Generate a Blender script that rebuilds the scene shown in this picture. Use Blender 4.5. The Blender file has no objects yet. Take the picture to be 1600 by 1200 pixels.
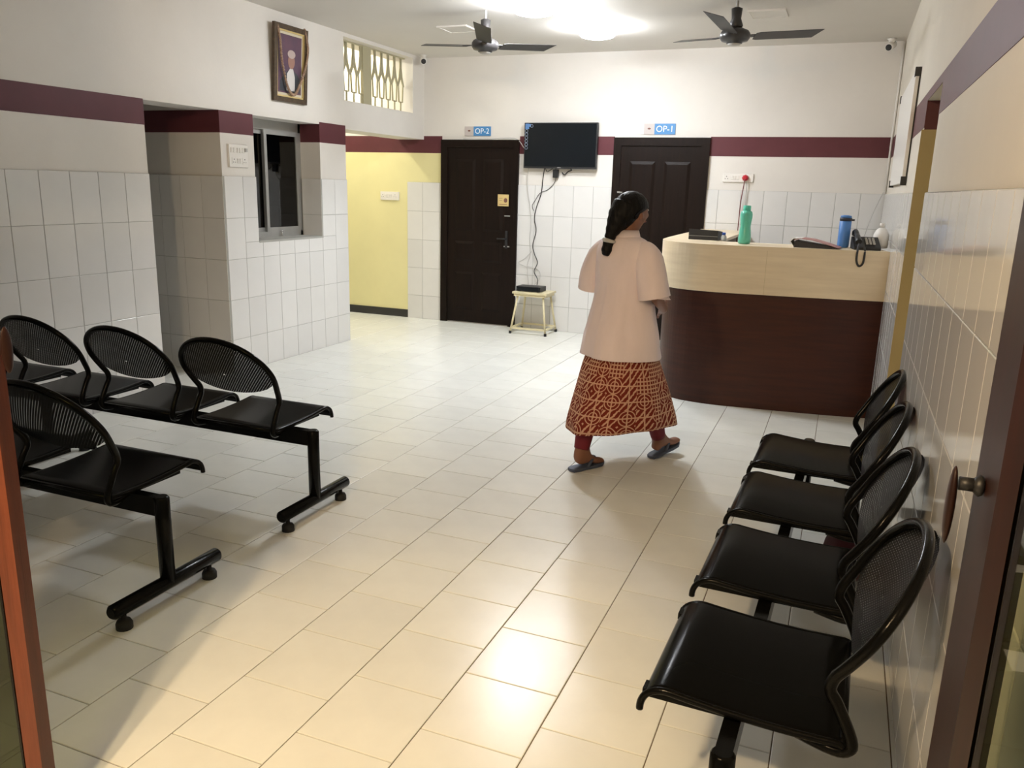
import bpy, math, random
from mathutils import Vector, Matrix, noise
random.seed(7)
S = bpy.context.scene
COL = S.collection
R = math.radians
sin, cos, pi = math.sin, math.cos, math.pi

# ------------------------------------------------------------------ camera
H = 1.62
FPX, YAW, PITCH, ROLL = 1264.32, 21.757, 13.691, 1.541
def cam_axes():
    a, b, c = R(YAW), R(PITCH), R(ROLL)
    f = Vector((-sin(a)*cos(b), cos(a)*cos(b), -sin(b)))
    r = Vector((cos(a), sin(a), 0)); u = r.cross(f)
    return cos(c)*r + sin(c)*u, -sin(c)*r + cos(c)*u, f
CR, CU, CF = cam_axes()
cd = bpy.data.cameras.new('camera'); cam = bpy.data.objects.new('camera', cd); COL.objects.link(cam)
cd.sensor_fit = 'HORIZONTAL'; cd.sensor_width = 36; cd.lens = FPX/1600*36; cd.clip_start = .02
cam.matrix_world = Matrix(((CR.x, CU.x, -CF.x, 0), (CR.y, CU.y, -CF.y, 0), (CR.z, CU.z, -CF.z, H), (0, 0, 0, 1)))
S.camera = cam

# ------------------------------------------------------------------ light
S.view_settings.view_transform = 'Standard'; S.view_settings.look = 'None'
S.view_settings.gamma = 1; S.view_settings.use_curve_mapping = False
S.view_settings.exposure = 0.0
w = bpy.data.worlds.new('world'); S.world = w; w.use_nodes = True
w.node_tree.nodes['Background'].inputs[0].default_value = (.80, .74, .66, 1)
w.node_tree.nodes['Background'].inputs[1].default_value = .22
DOME_STRENGTH = 172.0        # the two lit ceiling lamps
CORRIDOR_W = 68.0          # lamp in the side corridor
SPOT_W, WARM_W = 180.0, 240.0   # warm lamps by the entrance
def lamp(name, kind, loc, energy, col, **kw):
    d = bpy.data.lights.new(name, kind); d.energy = energy; d.color = col
    for k, v in kw.items(): setattr(d, k, v)
    o = bpy.data.objects.new(name, d); COL.objects.link(o); o.location = loc
    return o
def aim(o, to): o.rotation_euler = (Vector(to)-o.location).to_track_quat('-Z', 'Y').to_euler()
spot = lamp('entrance_downlight', 'SPOT', (-1.02, -.25, 2.78), SPOT_W, (1, .76, .42), spot_size=R(36), spot_blend=.45, shadow_soft_size=.05)
aim(spot, (-1.15, 1.75, 0))
lamp('entrance_bulb', 'POINT', (-1.10, -.60, 2.70), WARM_W, (1, .71, .40), shadow_soft_size=.05)
lamp('corridor_bulb', 'POINT', (-6.05, 7.97, 3.2), CORRIDOR_W, (1, .95, .78), shadow_soft_size=.06)

# ------------------------------------------------------------------ measured room
XL, XR, YB, ZC = -4.734, .328, 8.847, 3.036
ZBT, ZBB, ZTL, TH, TW = 2.169, 1.983, 1.645, .340, .2235
YF = .35                    # front wall

# ------------------------------------------------------------------ materials
def mat(name, col, rough=.5, metal=0., spec=.5, var=0., vscale=6., rnd=0., bump=0., bscale=60., coat=0., emit=0., trans=0., alpha=1., ior=1.45, stretch=None, col2=None):
    m = bpy.data.materials.new(name); m.use_nodes = True; nt = m.node_tree; N = nt.nodes; L = nt.links
    b = N['Principled BSDF']
    b.inputs['Base Color'].default_value = (*col, 1); b.inputs['Roughness'].default_value = rough
    b.inputs['Metallic'].default_value = metal; b.inputs['Specular IOR Level'].default_value = spec
    b.inputs['Coat Weight'].default_value = coat; b.inputs['Coat Roughness'].default_value = .08
    b.inputs['Transmission Weight'].default_value = trans; b.inputs['IOR'].default_value = ior
    b.inputs['Alpha'].default_value = alpha
    if emit:
        b.inputs['Emission Color'].default_value = (*col, 1); b.inputs['Emission Strength'].default_value = emit
    out = None
    if var or bump or col2:
        tc = N.new('ShaderNodeTexCoord'); src = tc.outputs['Object']
        if stretch:
            mp = N.new('ShaderNodeMapping'); mp.inputs['Scale'].default_value = stretch; L.new(src, mp.inputs[0]); src = mp.outputs[0]
    if var or col2:
        n = N.new('ShaderNodeTexNoise'); n.inputs['Scale'].default_value = vscale; n.inputs['Detail'].default_value = 6; n.inputs['Roughness'].default_value = .6
        L.new(src, n.inputs['Vector'])
        cr = N.new('ShaderNodeValToRGB'); cr.color_ramp.elements[0].position = .32; cr.color_ramp.elements[1].position = .68
        c2 = col2 or tuple(c*(1-var) for c in col)
        cr.color_ramp.elements[0].color = (*c2, 1); cr.color_ramp.elements[1].color = (*col, 1)
        L.new(n.outputs['Fac'], cr.inputs[0]); out = cr.outputs[0]
    if rnd:
        oi = N.new('ShaderNodeObjectInfo'); mr = N.new('ShaderNodeMapRange'); mr.inputs[3].default_value = 1-rnd; mr.inputs[4].default_value = 1+rnd*.4
        L.new(oi.outputs['Random'], mr.inputs[0]); hs = N.new('ShaderNodeHueSaturation'); hs.inputs['Color'].default_value = (*col, 1)
        L.new(mr.outputs[0], hs.inputs['Value'])
        if out: L.new(out, hs.inputs['Color'])
        out = hs.outputs[0]
    if out: L.new(out, b.inputs['Base Color'])
    if bump:
        n2 = N.new('ShaderNodeTexNoise'); n2.inputs['Scale'].default_value = bscale; n2.inputs['Detail'].default_value = 3
        L.new(src, n2.inputs['Vector']); bp = N.new('ShaderNodeBump'); bp.inputs['Strength'].default_value = bump; bp.inputs['Distance'].default_value = .01
        L.new(n2.outputs['Fac'], bp.inputs['Height']); L.new(bp.outputs[0], b.inputs['Normal'])
    return m
M = {}
M['white'] = mat('white_paint', (.76, .73, .68), .65, var=.06, vscale=1.6, bump=.06, bscale=40, spec=.3)
M['cream'] = mat('cream_paint', (.76, .71, .62), .6, var=.05, vscale=1.6, bump=.06, bscale=40, spec=.3)
M['yellow'] = mat('yellow_paint', (.80, .745, .40), .55, var=.05, vscale=2, spec=.3)
M['ceil'] = mat('ceiling_paint', (.74, .71, .66), .8, var=.04, vscale=1.2, spec=.2)
M['band'] = mat('maroon_paint', (.105, .026, .033), .5, var=.12, vscale=5, spec=.35)
M['ochre'] = mat('ochre_paint', (.46, .37, .19), .55, var=.06, vscale=3, spec=.3)
M['wtile'] = mat('glazed_wall_tile', (.74, .735, .715), .09, rnd=.05, var=.04, vscale=3, spec=.5)
M['grout'] = mat('grey_grout', (.36, .36, .33), .9)
M['ftile'] = mat('floor_tile', (.81, .82, .77), .26, rnd=.05, var=.06, vscale=5, spec=.42, bump=.02, bscale=9)
M['fgrout'] = mat('brown_grout', (.20, .15, .10), .9, var=.3, vscale=12)
M['skirt'] = mat('black_skirting', (.03, .03, .028), .5)
M['door'] = mat('dark_door_wood', (.012, .0065, .0045), .42, spec=.14, col2=(.007, .0045, .0035), vscale=3, stretch=(14, 14, .8), bump=.15, bscale=14)
M['leafwood_lit'] = mat('lamplit_red_wood', (.21, .058, .028), .38, col2=(.11, .03, .016), vscale=3, stretch=(16, 16, .8), bump=.1, bscale=14)  # lighter copy of leafdark, warm lamplight on the bead put into the colour
M['leafdark'] = mat('dark_red_wood', (.075, .020, .012), .38, col2=(.045, .014, .010), vscale=3, stretch=(16, 16, .8), bump=.1, bscale=14)
M['darkwood'] = mat('very_dark_wood', (.030, .010, .007), .4, spec=.3, col2=(.018, .008, .006), vscale=3, stretch=(16, 16, .8))
M['laminate'] = mat('brown_laminate', (.056, .014, .006), .42, col2=(.034, .009, .005), vscale=2.2, stretch=(1.2, 1.2, 14), spec=.35)
M['maple'] = mat('pale_maple_laminate', (.76, .64, .45), .35, col2=(.66, .54, .37), vscale=2.0, stretch=(1.0, 1.0, 11), spec=.4)
M['black'] = mat('black_powder_coat', (.004, .004, .0036), .18, spec=.12, bump=.05, bscale=220)
M['blackseat'] = mat('black_seat_sheet', (.0035, .0035, .003), .2, spec=.035)
M['blackmat'] = mat('black_plastic', (.016, .016, .017), .45)
M['rubber'] = mat('dark_rubber', (.02, .02, .02), .8)
M['alu'] = mat('aluminium', (.44, .44, .42), .42, metal=.6, var=.08, vscale=8)
M['steel'] = mat('chrome', (.8, .8, .8), .12, metal=1)
M['dark'] = mat('unlit_room_shade', (.03, .03, .03), .9)  # near-black colour carries the shade of the unlit room behind the window
def glassmat(name, tint, rough=.02, refl=1.0):
    m = bpy.data.materials.new(name); m.use_nodes = True; nt = m.node_tree; N = nt.nodes; L = nt.links
    for n in list(N): N.remove(n)
    o = N.new('ShaderNodeOutputMaterial'); t = N.new('ShaderNodeBsdfTransparent'); t.inputs[0].default_value = (*tint, 1)
    g = N.new('ShaderNodeBsdfGlossy'); g.inputs['Roughness'].default_value = rough
    fr = N.new('ShaderNodeFresnel'); fr.inputs[0].default_value = 1.5
    ge = N.new('ShaderNodeNewGeometry'); iv = N.new('ShaderNodeMath'); iv.operation = 'SUBTRACT'; iv.inputs[0].default_value = 1; L.new(ge.outputs['Backfacing'], iv.inputs[1])
    fm = N.new('ShaderNodeMath'); fm.operation = 'MULTIPLY'; L.new(fr.outputs[0], fm.inputs[0]); L.new(iv.outputs[0], fm.inputs[1])
    mx = N.new('ShaderNodeMixShader'); L.new(fm.outputs[0], mx.inputs[0]); L.new(t.outputs[0], mx.inputs[1]); L.new(g.outputs[0], mx.inputs[2]); L.new(mx.outputs[0], o.inputs[0])
    return m
M['glass'] = glassmat('door_glass', (.80, .82, .66))
M['filmglass'] = glassmat('filmed_door_glass', (.40, .42, .28))
M['wglass'] = glassmat('dark_window_glass', (.12, .13, .13))
M['screen'] = mat('tv_screen', (.006, .008, .010), .18, spec=.4)
M['fan'] = mat('dark_fan_enamel', (.030, .028, .028), .35, coat=.2)
M['fan2'] = mat('fan_blade_enamel', (.045, .042, .040), .4)
M['lampglow'] = mat('opal_lamp', (.92, .95, 1), .5, emit=DOME_STRENGTH*.78)
M['lampglow2'] = mat('opal_lamp_brighter', (.92, .95, 1), .5, emit=DOME_STRENGTH*1.35)
M['plastic'] = mat('white_plastic', (.80, .78, .74), .35)
M['plasticgrey'] = mat('grey_plastic', (.45, .44, .42), .4)
M['creammetal'] = mat('cream_enamel', (.74, .66, .42), .4, var=.12, vscale=9)
M['grille'] = mat('cream_grille', (.42, .39, .26), .5)
M['signblue'] = mat('sign_blue', (.060, .23, .50), .4)
M['signgrey'] = mat('sign_grey', (.50, .45, .43), .4)
M['ink'] = mat('white_ink', (.85, .88, .9), .5)
M['brownink'] = mat('brown_ink', (.16, .07, .05), .5)
M['sticker'] = mat('cream_sticker', (.62, .47, .20), .5)
M['tvsticker'] = mat('blue_sticker', (.10, .22, .46), .4)
M['tvring'] = mat('grey_sticker_rings', (.24, .28, .36), .4)
M['framewood'] = mat('bronze_frame', (.10, .065, .035), .35, metal=.3, col2=(.05, .033, .02), vscale=30)
M['gold'] = mat('gold_inset', (.66, .52, .24), .28, metal=.7)
M['mount'] = mat('cream_mount', (.62, .56, .42), .6)
M['print'] = mat('photo_maroon', (.13, .055, .085), .35, col2=(.075, .04, .075), vscale=5)
M['pwhite'] = mat('photo_white', (.62, .60, .58), .35)
M['pdark'] = mat('photo_dark', (.035, .04, .05), .35)
M['pskin'] = mat('photo_skin', (.30, .16, .12), .35)
M['ppale'] = mat('photo_pale', (.45, .36, .33), .35)
M['bead'] = mat('sandal_beads', (.16, .075, .045), .6, col2=(.36, .25, .16), vscale=60)
M['green'] = mat('green_bottle', (.14, .62, .47), .28, trans=.25, coat=.3)
M['greencap'] = mat('green_cap', (.10, .55, .40), .3)
M['blue'] = mat('blue_bottle', (.075, .22, .56), .4)
M['bluecap'] = mat('blue_cap', (.02, .08, .40), .35)
M['navy'] = mat('navy_lid', (.020, .022, .032), .4)
M['clear'] = mat('clear_plastic', (.80, .84, .86), .12, trans=.6)
M['filepink'] = mat('pink_file', (.42, .22, .20), .6)
M['paper'] = mat('paper', (.78, .76, .73), .7)
M['red'] = mat('red_plug', (.48, .012, .03), .3)
M['redwire'] = mat('red_wire', (.16, .03, .03), .5)
M['greywire'] = mat('grey_wire', (.50, .49, .47), .5)
M['bagred'] = mat('maroon_cloth', (.060, .006, .010), .8, bump=.3, bscale=40)
M['skin'] = mat('skin', (.24, .105, .060), .5, var=.08, vscale=9)
M['hair'] = mat('black_hair', (.004, .0035, .0035), .5, spec=.2, bump=.5, bscale=90, stretch=(1, 1, .12))
M['coat'] = mat('pale_pink_cloth', (.86, .74, .75), .85, var=.06, vscale=7, bump=.55, bscale=5.5, stretch=(1.6, 1.6, .5), spec=.2)
M['legging'] = mat('maroon_leggings', (.16, .010, .020), .75)
M['slipper'] = mat('blue_grey_rubber', (.060, .075, .12), .6)
M['eye'] = mat('eye_white', (.7, .68, .65), .2)
M['lip'] = mat('lip', (.22, .07, .06), .4)
# perforated steel: small round holes right through the sheet
def perfmat():
    m = mat('perforated_black_steel', (.005, .005, .005), .3, spec=.06); nt = m.node_tree; N = nt.nodes; L = nt.links
    tc = N.new('ShaderNodeTexCoord'); sp = N.new('ShaderNodeSeparateXYZ'); L.new(tc.outputs['Object'], sp.inputs[0])
    s = []
    for k in (0, 2):
        a = N.new('ShaderNodeMath'); a.operation = 'MULTIPLY'; a.inputs[1].default_value = 2*pi/.0135; L.new(sp.outputs[k], a.inputs[0])
        b = N.new('ShaderNodeMath'); b.operation = 'SINE'; L.new(a.outputs[0], b.inputs[0]); s.append(b)
    p = N.new('ShaderNodeMath'); p.operation = 'MULTIPLY'; L.new(s[0].outputs[0], p.inputs[0]); L.new(s[1].outputs[0], p.inputs[1])
    g = N.new('ShaderNodeMath'); g.operation = 'GREATER_THAN'; g.inputs[1].default_value = .80; L.new(p.outputs[0], g.inputs[0])
    inv = N.new('ShaderNodeMath'); inv.operation = 'SUBTRACT'; inv.inputs[0].default_value = 1; L.new(g.outputs[0], inv.inputs[1])
    L.new(inv.outputs[0], N['Principled BSDF'].inputs['Alpha'])
    return m
M['perf'] = perfmat()
# block-printed cotton
def printmat():
    m = mat('block_printed_cotton', (.14, .022, .012), .8, spec=.2); nt = m.node_tree; N = nt.nodes; L = nt.links
    uv = N.new('ShaderNodeTexCoord').outputs['UV']
    def mapped(sc, rot=0):
        p = N.new('ShaderNodeMapping'); p.inputs['Scale'].default_value = (sc, sc, sc); p.inputs['Rotation'].default_value = (0, 0, rot); L.new(uv, p.inputs[0]); return p.outputs[0]
    def math_(op, a, b=None):
        n = N.new('ShaderNodeMath'); n.operation = op
        for i, v in enumerate((a, b)):
            if v is None: continue
            if isinstance(v, (int, float)): n.inputs[i].default_value = v
            else: L.new(v, n.inputs[i])
        return n.outputs[0]
    br = N.new('ShaderNodeTexBrick'); br.offset = 0; L.new(mapped(1), br.inputs['Vector']); br.inputs['Scale'].default_value = 22; br.inputs['Mortar Size'].default_value = .085; br.inputs['Brick Width'].default_value = .5; br.inputs['Row Height'].default_value = .5; br.inputs['Mortar Smooth'].default_value = 0
    wv = N.new('ShaderNodeTexWave'); L.new(mapped(1, R(38)), wv.inputs['Vector']); wv.inputs['Scale'].default_value = 11; wv.inputs['Distortion'].default_value = 1.5; wv.inputs['Detail Scale'].default_value = 6
    rg = N.new('ShaderNodeTexVoronoi'); L.new(mapped(11), rg.inputs['Vector']); rg.inputs['Scale'].default_value = 1; rg.inputs['Randomness'].default_value = 0
    ring = math_('SINE', math_('MULTIPLY', rg.outputs['Distance'], 30))
    ringm = math_('GREATER_THAN', ring, .6)
    wavem = math_('GREATER_THAN', wv.outputs['Fac'], .76)
    blk = N.new('ShaderNodeTexVoronoi'); L.new(mapped(11), blk.inputs['Vector']); blk.inputs['Scale'].default_value = 1; blk.inputs['Randomness'].default_value = 0
    sc = N.new('ShaderNodeSeparateColor'); L.new(blk.outputs['Color'], sc.inputs[0])
    s1 = math_('GREATER_THAN', sc.outputs[0], .66); s2 = math_('GREATER_THAN', sc.outputs[0], .33)
    mixa = N.new('ShaderNodeMix'); L.new(s2, mixa.inputs[0]); L.new(wavem, mixa.inputs[2]); L.new(ringm, mixa.inputs[3])
    mixb = N.new('ShaderNodeMix'); L.new(s1, mixb.inputs[0]); L.new(mixa.outputs[0], mixb.inputs[2]); L.new(br.outputs['Fac'], mixb.inputs[3])
    fb = N.new('ShaderNodeTexBrick'); fb.offset = 0; L.new(mapped(1), fb.inputs['Vector']); fb.inputs['Scale'].default_value = 11; fb.inputs['Mortar Size'].default_value = .04; fb.inputs['Brick Width'].default_value = 1; fb.inputs['Row Height'].default_value = 1; fb.inputs['Mortar Smooth'].default_value = 0
    mx = math_('MAXIMUM', mixb.outputs[0], fb.outputs['Fac'])
    c = N.new('ShaderNodeMix'); c.data_type = 'RGBA'; L.new(mx, c.inputs[0]); c.inputs[6].default_value = (.17, .020, .012, 1); c.inputs[7].default_value = (.60, .36, .24, 1)
    L.new(c.outputs[2], N['Principled BSDF'].inputs['Base Color'])
    return m
M['print_cloth'] = printmat()

# ------------------------------------------------------------------ mesh builder
class MB:
    def __init__(s): s.v = []; s.f = []; s.sm = []; s.uv = None
    def add(s, vs, fs, smooth=False):
        o = len(s.v); s.v += [tuple(v) for v in vs]; s.f += [tuple(i+o for i in f) for f in fs]; s.sm += [smooth]*len(fs); return s
    def box(s, x0, x1, y0, y1, z0, z1):
        v = [(x, y, z) for z in (z0, z1) for y in (y0, y1) for x in (x0, x1)]
        return s.add(v, [(0, 2, 3, 1), (4, 5, 7, 6), (0, 1, 5, 4), (2, 6, 7, 3), (0, 4, 6, 2), (1, 3, 7, 5)])
    def obox(s, c, ax, ay, az, hx, hy, hz):
        c = Vector(c); ax, ay, az = Vector(ax).normalized()*hx, Vector(ay).normalized()*hy, Vector(az).normalized()*hz
        v = [c+i*ax+j*ay+k*az for k in (-1, 1) for j in (-1, 1) for i in (-1, 1)]
        return s.add(v, [(0, 2, 3, 1), (4, 5, 7, 6), (0, 1, 5, 4), (2, 6, 7, 3), (0, 4, 6, 2), (1, 3, 7, 5)])
    def bar(s, a, b, wd, th, up=(0, 0, 1)):
        a, b = Vector(a), Vector(b); d = b-a; n = Vector(up)
        if abs(d.normalized().dot(n)) > .99: n = Vector((0, 1, 0))
        sx = d.cross(n).normalized(); sy = sx.cross(d).normalized()
        return s.obox((a+b)/2, d, sx, sy, d.length/2, wd/2, th/2)
    def tube(s, pts, r, n=10, closed=False, cap=True, flat=1.):
        P = [Vector(p) for p in pts]; k = len(P); rs = r if isinstance(r, (list, tuple)) else [r]*k
        T = []
        for i in range(k):
            a = P[i-1] if (closed or i) else P[i]; b = P[(i+1) % k] if (closed or i < k-1) else P[i]
            T.append((b-a).normalized())
        nrm = T[0].orthogonal().normalized()
        if abs(T[0].z) < .9: nrm = (Vector((0, 0, 1))-T[0]*T[0].z).normalized()
        V = []
        for i in range(k):
            nrm = (nrm - T[i]*nrm.dot(T[i])).normalized(); bn = T[i].cross(nrm)
            for j in range(n):
                t = 2*pi*j/n; V.append(P[i]+rs[i]*(cos(t)*nrm*flat+sin(t)*bn))
        F = []
        for i in range(k if closed else k-1):
            for j in range(n):
                a, b = i*n+j, i*n+(j+1) % n; c, d = ((i+1) % k)*n+(j+1) % n, ((i+1) % k)*n+j
                F.append((a, b, c, d))
        o = len(s.v); s.add(V, F, True)
        if cap and not closed:
            s.f += [tuple(o+j for j in reversed(range(n))), tuple(o+(k-1)*n+j for j in range(n))]; s.sm += [False, False]
        return s
    def loft(s, rings, cap=True, smooth=True):
        n = len(rings[0]); V = [p for r in rings for p in r]; F = []
        for i in range(len(rings)-1):
            for j in range(n): F.append((i*n+j, i*n+(j+1) % n, (i+1)*n+(j+1) % n, (i+1)*n+j))
        o = len(s.v); s.add(V, F, smooth)
        if cap:
            m = (len(rings)-1)*n
            s.f += [tuple(o+j for j in reversed(range(n))), tuple(o+m+j for j in range(n))]; s.sm += [False, False]
        return s
    def lathe(s, prof, c=(0, 0, 0), n=24, sx=1., sy=1.):
        rings = [[(c[0]+r*sx*cos(2*pi*j/n), c[1]+r*sy*sin(2*pi*j/n), c[2]+z) for j in range(n)] for r, z in prof]
        return s.loft(rings)
    def ball(s, c, rx, ry=None, rz=None, n=14, m=9):
        ry = ry or rx; rz = rz or rx
        rings = [[(c[0]+rx*max(sin(pi*i/m), .02)*cos(2*pi*j/n), c[1]+ry*max(sin(pi*i/m), .02)*sin(2*pi*j/n), c[2]-rz*cos(pi*i/m)) for j in range(n)] for i in range(m+1)]
        return s.loft(rings)
    def prism(s, poly, f0, f1):
        n = len(poly); V = [f0(p) for p in poly]+[f1(p) for p in poly]
        return s.add(V, [tuple(reversed(range(n))), tuple(range(n, 2*n))]+[(i, (i+1) % n, n+(i+1) % n, n+i) for i in range(n)])
    def mesh(s, name, m):
        me = bpy.data.meshes.new(name); me.from_pydata(s.v, [], s.f); me.materials.append(m)
        me.polygons.foreach_set('use_smooth', s.sm); me.validate(); me.update(); return me
def link(o): COL.objects.link(o); return o
def part(name, mb, m, parent=None, loc=None, label=None):
    o = link(bpy.data.objects.new(name, mb.mesh(name, M[m]) if isinstance(mb, MB) else mb))
    o.parent = parent
    if loc: o.location = loc
    if label: o['label'] = label
    return o
def tag(o, label, cat, group=None, kind=None):
    o['label'] = label; o['category'] = cat
    if group: o['group'] = group
    if kind: o['kind'] = kind
    return o
def thing(name, label, cat, loc=(0, 0, 0), rz=0., group=None, kind=None):
    o = link(bpy.data.objects.new(name, None)); o.empty_display_size = .1; o.location = loc; o.rotation_euler = (0, 0, rz)
    return tag(o, label, cat, group, kind)
def solo(name, mb, m, label, cat, loc=(0, 0, 0), rz=0., group=None, kind=None):
    o = part(name, mb, m, None, loc); o.rotation_euler = (0, 0, rz); return tag(o, label, cat, group, kind)
def copy_tree(o, parent=None):
    c = o.copy(); link(c); c.parent = parent
    for ch in list(o.children): copy_tree(ch, c)
    return c
def smooth_path(pts, n=8, closed=False):
    P = [Vector(p) for p in pts]; k = len(P); out = []
    for i in range(k if closed else k-1):
        g = lambda j: P[j % k] if closed else P[max(0, min(k-1, j))]
        a, b, c, d = g(i-1), g(i), g(i+1), g(i+2)
        for q in range(n):
            t = q/n; out.append(.5*((2*b)+(c-a)*t+(2*a-5*b+4*c-d)*t*t+(3*b-a-3*c+d)*t**3))
    if not closed: out.append(P[-1])
    return out
def text_mesh(body, size, ext, m):
    cu = bpy.data.curves.new('lettering', 'FONT'); cu.body = body; cu.size = size; cu.extrude = ext; cu.align_x = 'CENTER'; cu.align_y = 'CENTER'
    o = link(bpy.data.objects.new('lettering_tmp', cu)); dg = bpy.context.evaluated_depsgraph_get()
    me = bpy.data.meshes.new_from_object(o.evaluated_get(dg)); bpy.data.objects.remove(o); bpy.data.curves.remove(cu)
    me.materials.clear(); me.materials.append(M[m]); me.name = 'lettering'; return me
def px(p):
    v = Vector(p)-Vector((0, 0, H)); d = v.dot(CF)
    if d < .05: return None
    return 800+FPX*v.dot(CR)/d, 600-FPX*v.dot(CU)/d, d

# ------------------------------------------------------------------ tiles
_tile = {}
def tile_mesh(a, b, t, m, ch=.0025):
    """a tile lying in XY, front up; chamfered rim"""
    k = (round(a, 3), round(b, 3), round(t, 4), m)
    if k not in _tile:
        x, y = k[0]/2, k[1]/2; c = min(ch, x/3, y/3)
        v = [(-x, -y, -t), (x, -y, -t), (x, y, -t), (-x, y, -t), (-x, -y, -c*.5), (x, -y, -c*.5), (x, y, -c*.5), (-x, y, -c*.5),
             (-x+c, -y+c, 0), (x-c, -y+c, 0), (x-c, y-c, 0), (-x+c, y-c, 0)]
        f = [(8, 9, 10, 11)]
        for i in range(4):
            j = (i+1) % 4; f += [(i, j, 4+j, 4+i), (4+i, 4+j, 8+j, 8+i)]
        _tile[k] = MB().add(v, f).mesh('tile', M[m])
    return _tile[k]
def cut(rect, holes):
    rs = [rect]
    for (hx0, hx1, hy0, hy1) in holes:
        out = []
        for (x0, x1, y0, y1) in rs:
            a, b, c, d = max(x0, hx0), min(x1, hx1), max(y0, hy0), min(y1, hy1)
            if a >= b or c >= d: out.append((x0, x1, y0, y1)); continue
            out += [(x0, x1, y0, c), (x0, x1, d, y1), (x0, a, c, d), (b, x1, c, d)]
        rs = [r for r in out if r[1]-r[0] > .012 and r[3]-r[2] > .012]
    return rs
def wall_tiles(parent, axis, const, nrm, a0, a1, phase, holes=(), tw=TW, z0=0., ztop=ZTL):
    """axis 'x': wall plane x=const running along y; nrm = +1/-1 direction it faces"""
    T = .012; g = .0016
    q0 = phase+math.floor((a0-phase)/tw)*tw
    bk = MB(); e = .004
    for r in cut((a0, a1, z0, ztop), holes):
        lo, hi = sorted((const, const+nrm*(T-e)))
        bk.box(lo, hi, r[0], r[1], r[2], r[3]) if axis == 'x' else bk.box(r[0], r[1], lo, hi, r[2], r[3])
    part('grout', bk, 'grout', parent)
    if axis == 'x': rot = Matrix(((0, 0, nrm), (nrm, 0, 0), (0, 1, 0)))
    else: rot = Matrix(((-nrm, 0, 0), (0, 0, nrm), (0, 1, 0)))
    q = q0
    while q < a1-1e-4:
        zt = ztop
        while zt > z0+1e-4:
            for r in cut((max(q, a0), min(q+tw, a1), max(zt-TH, z0), zt), holes):
                if r[1]-r[0] < .012: continue
                o = link(bpy.data.objects.new('tile', tile_mesh(r[1]-r[0]-2*g, r[3]-r[2]-2*g, .010, 'wtile'))); o.parent = parent
                m_, z_ = (r[0]+r[1])/2, (r[2]+r[3])/2; c = const+nrm*T
                o.matrix_local = Matrix.Translation((c, m_, z_) if axis == 'x' else (m_, c, z_)) @ rot.to_4x4()
            zt -= TH
        q += tw

# ================================================================== FLOOR
floor = tag(part('floor', MB().box(-8.2, 1.8, -1.2, YB+.05, -.12, -.0045), 'fgrout'), 'pale ceramic tiled floor laid in brick bond', 'floor', kind='structure')
FW, FD, XS, Y_ODD, Y_EVEN = .3345, .3236, -1.0352, 2.7149, 2.8835
regions = [(XL, XR, -1.2, YB), (-6.2, XL, 3.6, 5.395), (-8.0, XL, 7.19, YB), (XR, 1.6, 4.2, 5.0)]
cells = []
for k in range(-22, 10):
    x0 = XS+k*FW; x1 = x0+FW; ph = Y_EVEN if k % 2 == 0 else Y_ODD
    n0 = int(math.floor((-1.2-ph)/FD)); n1 = int(math.ceil((YB-ph)/FD))
    for n in range(n0, n1):
        y0 = ph+n*FD; y1 = y0+FD
        for (a, b, c, d) in regions:
            r = (max(x0, a), min(x1, b), max(y0, c), min(y1, d))
            if r[1]-r[0] > .012 and r[3]-r[2] > .012: cells.append(r)
def vis(r):
    p = px(((r[0]+r[1])/2, (r[2]+r[3])/2, 0))
    if not p: return -1
    on = -60 < p[0] < 1660 and 480 < p[1] < 1270
    return ((r[1]-r[0])*(r[3]-r[2]))/p[2]**3 if on else -1
cells.sort(key=vis, reverse=True)
rest = MB(); FG = .0019
for i, r in enumerate(cells):
    a, b = r[1]-r[0]-2*FG, r[3]-r[2]-2*FG; c = ((r[0]+r[1])/2, (r[2]+r[3])/2, 0)
    if i < 300 and vis(r) > 0:
        o = link(bpy.data.objects.new('floor_tile', tile_mesh(a, b, .006, 'ftile'))); o.parent = floor; o.location = c
    else:
        me = tile_mesh(a, b, .006, 'ftile')
        rest.add([(v.co.x+c[0], v.co.y+c[1], v.co.z) for v in me.vertices], [tuple(p.vertices) for p in me.polygons])
o = part('floor_tiles_beyond', rest, 'ftile', floor); o['kind'] = 'stuff'

# ================================================================== CEILING
tag(part('ceiling', MB().box(-5.08, .7, -1.2, YB+.2, ZC, ZC+.12).box(-8.2, -5.08, 7.0, YB+.2, 3.62, 3.74).box(-6.3, -5.03, 3.5, 5.395, 2.6, 2.7).box(.578, 1.8, 4.1, 5.1, 2.6, 2.7), 'ceil'),
    'plain off-white plaster ceiling', 'ceiling', kind='structure')

# ================================================================== LEFT WALL
WY0, WY1, WZ0, WZ1 = 5.80, 6.752, 1.10, 2.15
YA, YP0, YP1 = 4.627, 5.395, 7.19
b = MB()
b.box(-5.03, XL, YF, YA, 0, ZC).box(-5.03, XL, YA, YP0, 2.155, ZC)
b.box(-5.6, XL, YP0, YP1, 0, WZ0).box(-5.6, XL, YP0, YP1, WZ1, 3.62).box(-5.6, XL, YP0, WY0, WZ0, WZ1).box(-5.6, XL, WY1, YP1, WZ0, WZ1)
b.box(-5.08, XL, YP1, YB, 2.135, 2.41).box(-5.08, XL, YP1, YB, 3.0, 3.62).box(-5.08, XL, 8.58, YB, 2.41, 3.0)
wl = tag(part('wall_left', b, 'white'), 'white left wall with tiled dado, maroon band and openings', 'wall', kind='structure')
wall_tiles(wl, 'x', XL, 1, 1.0, YA, YA)
wall_tiles(wl, 'x', XL, 1, YP0, YP1, YP0+.008, [(WY0, WY1, WZ0, WZ1)])
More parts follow.
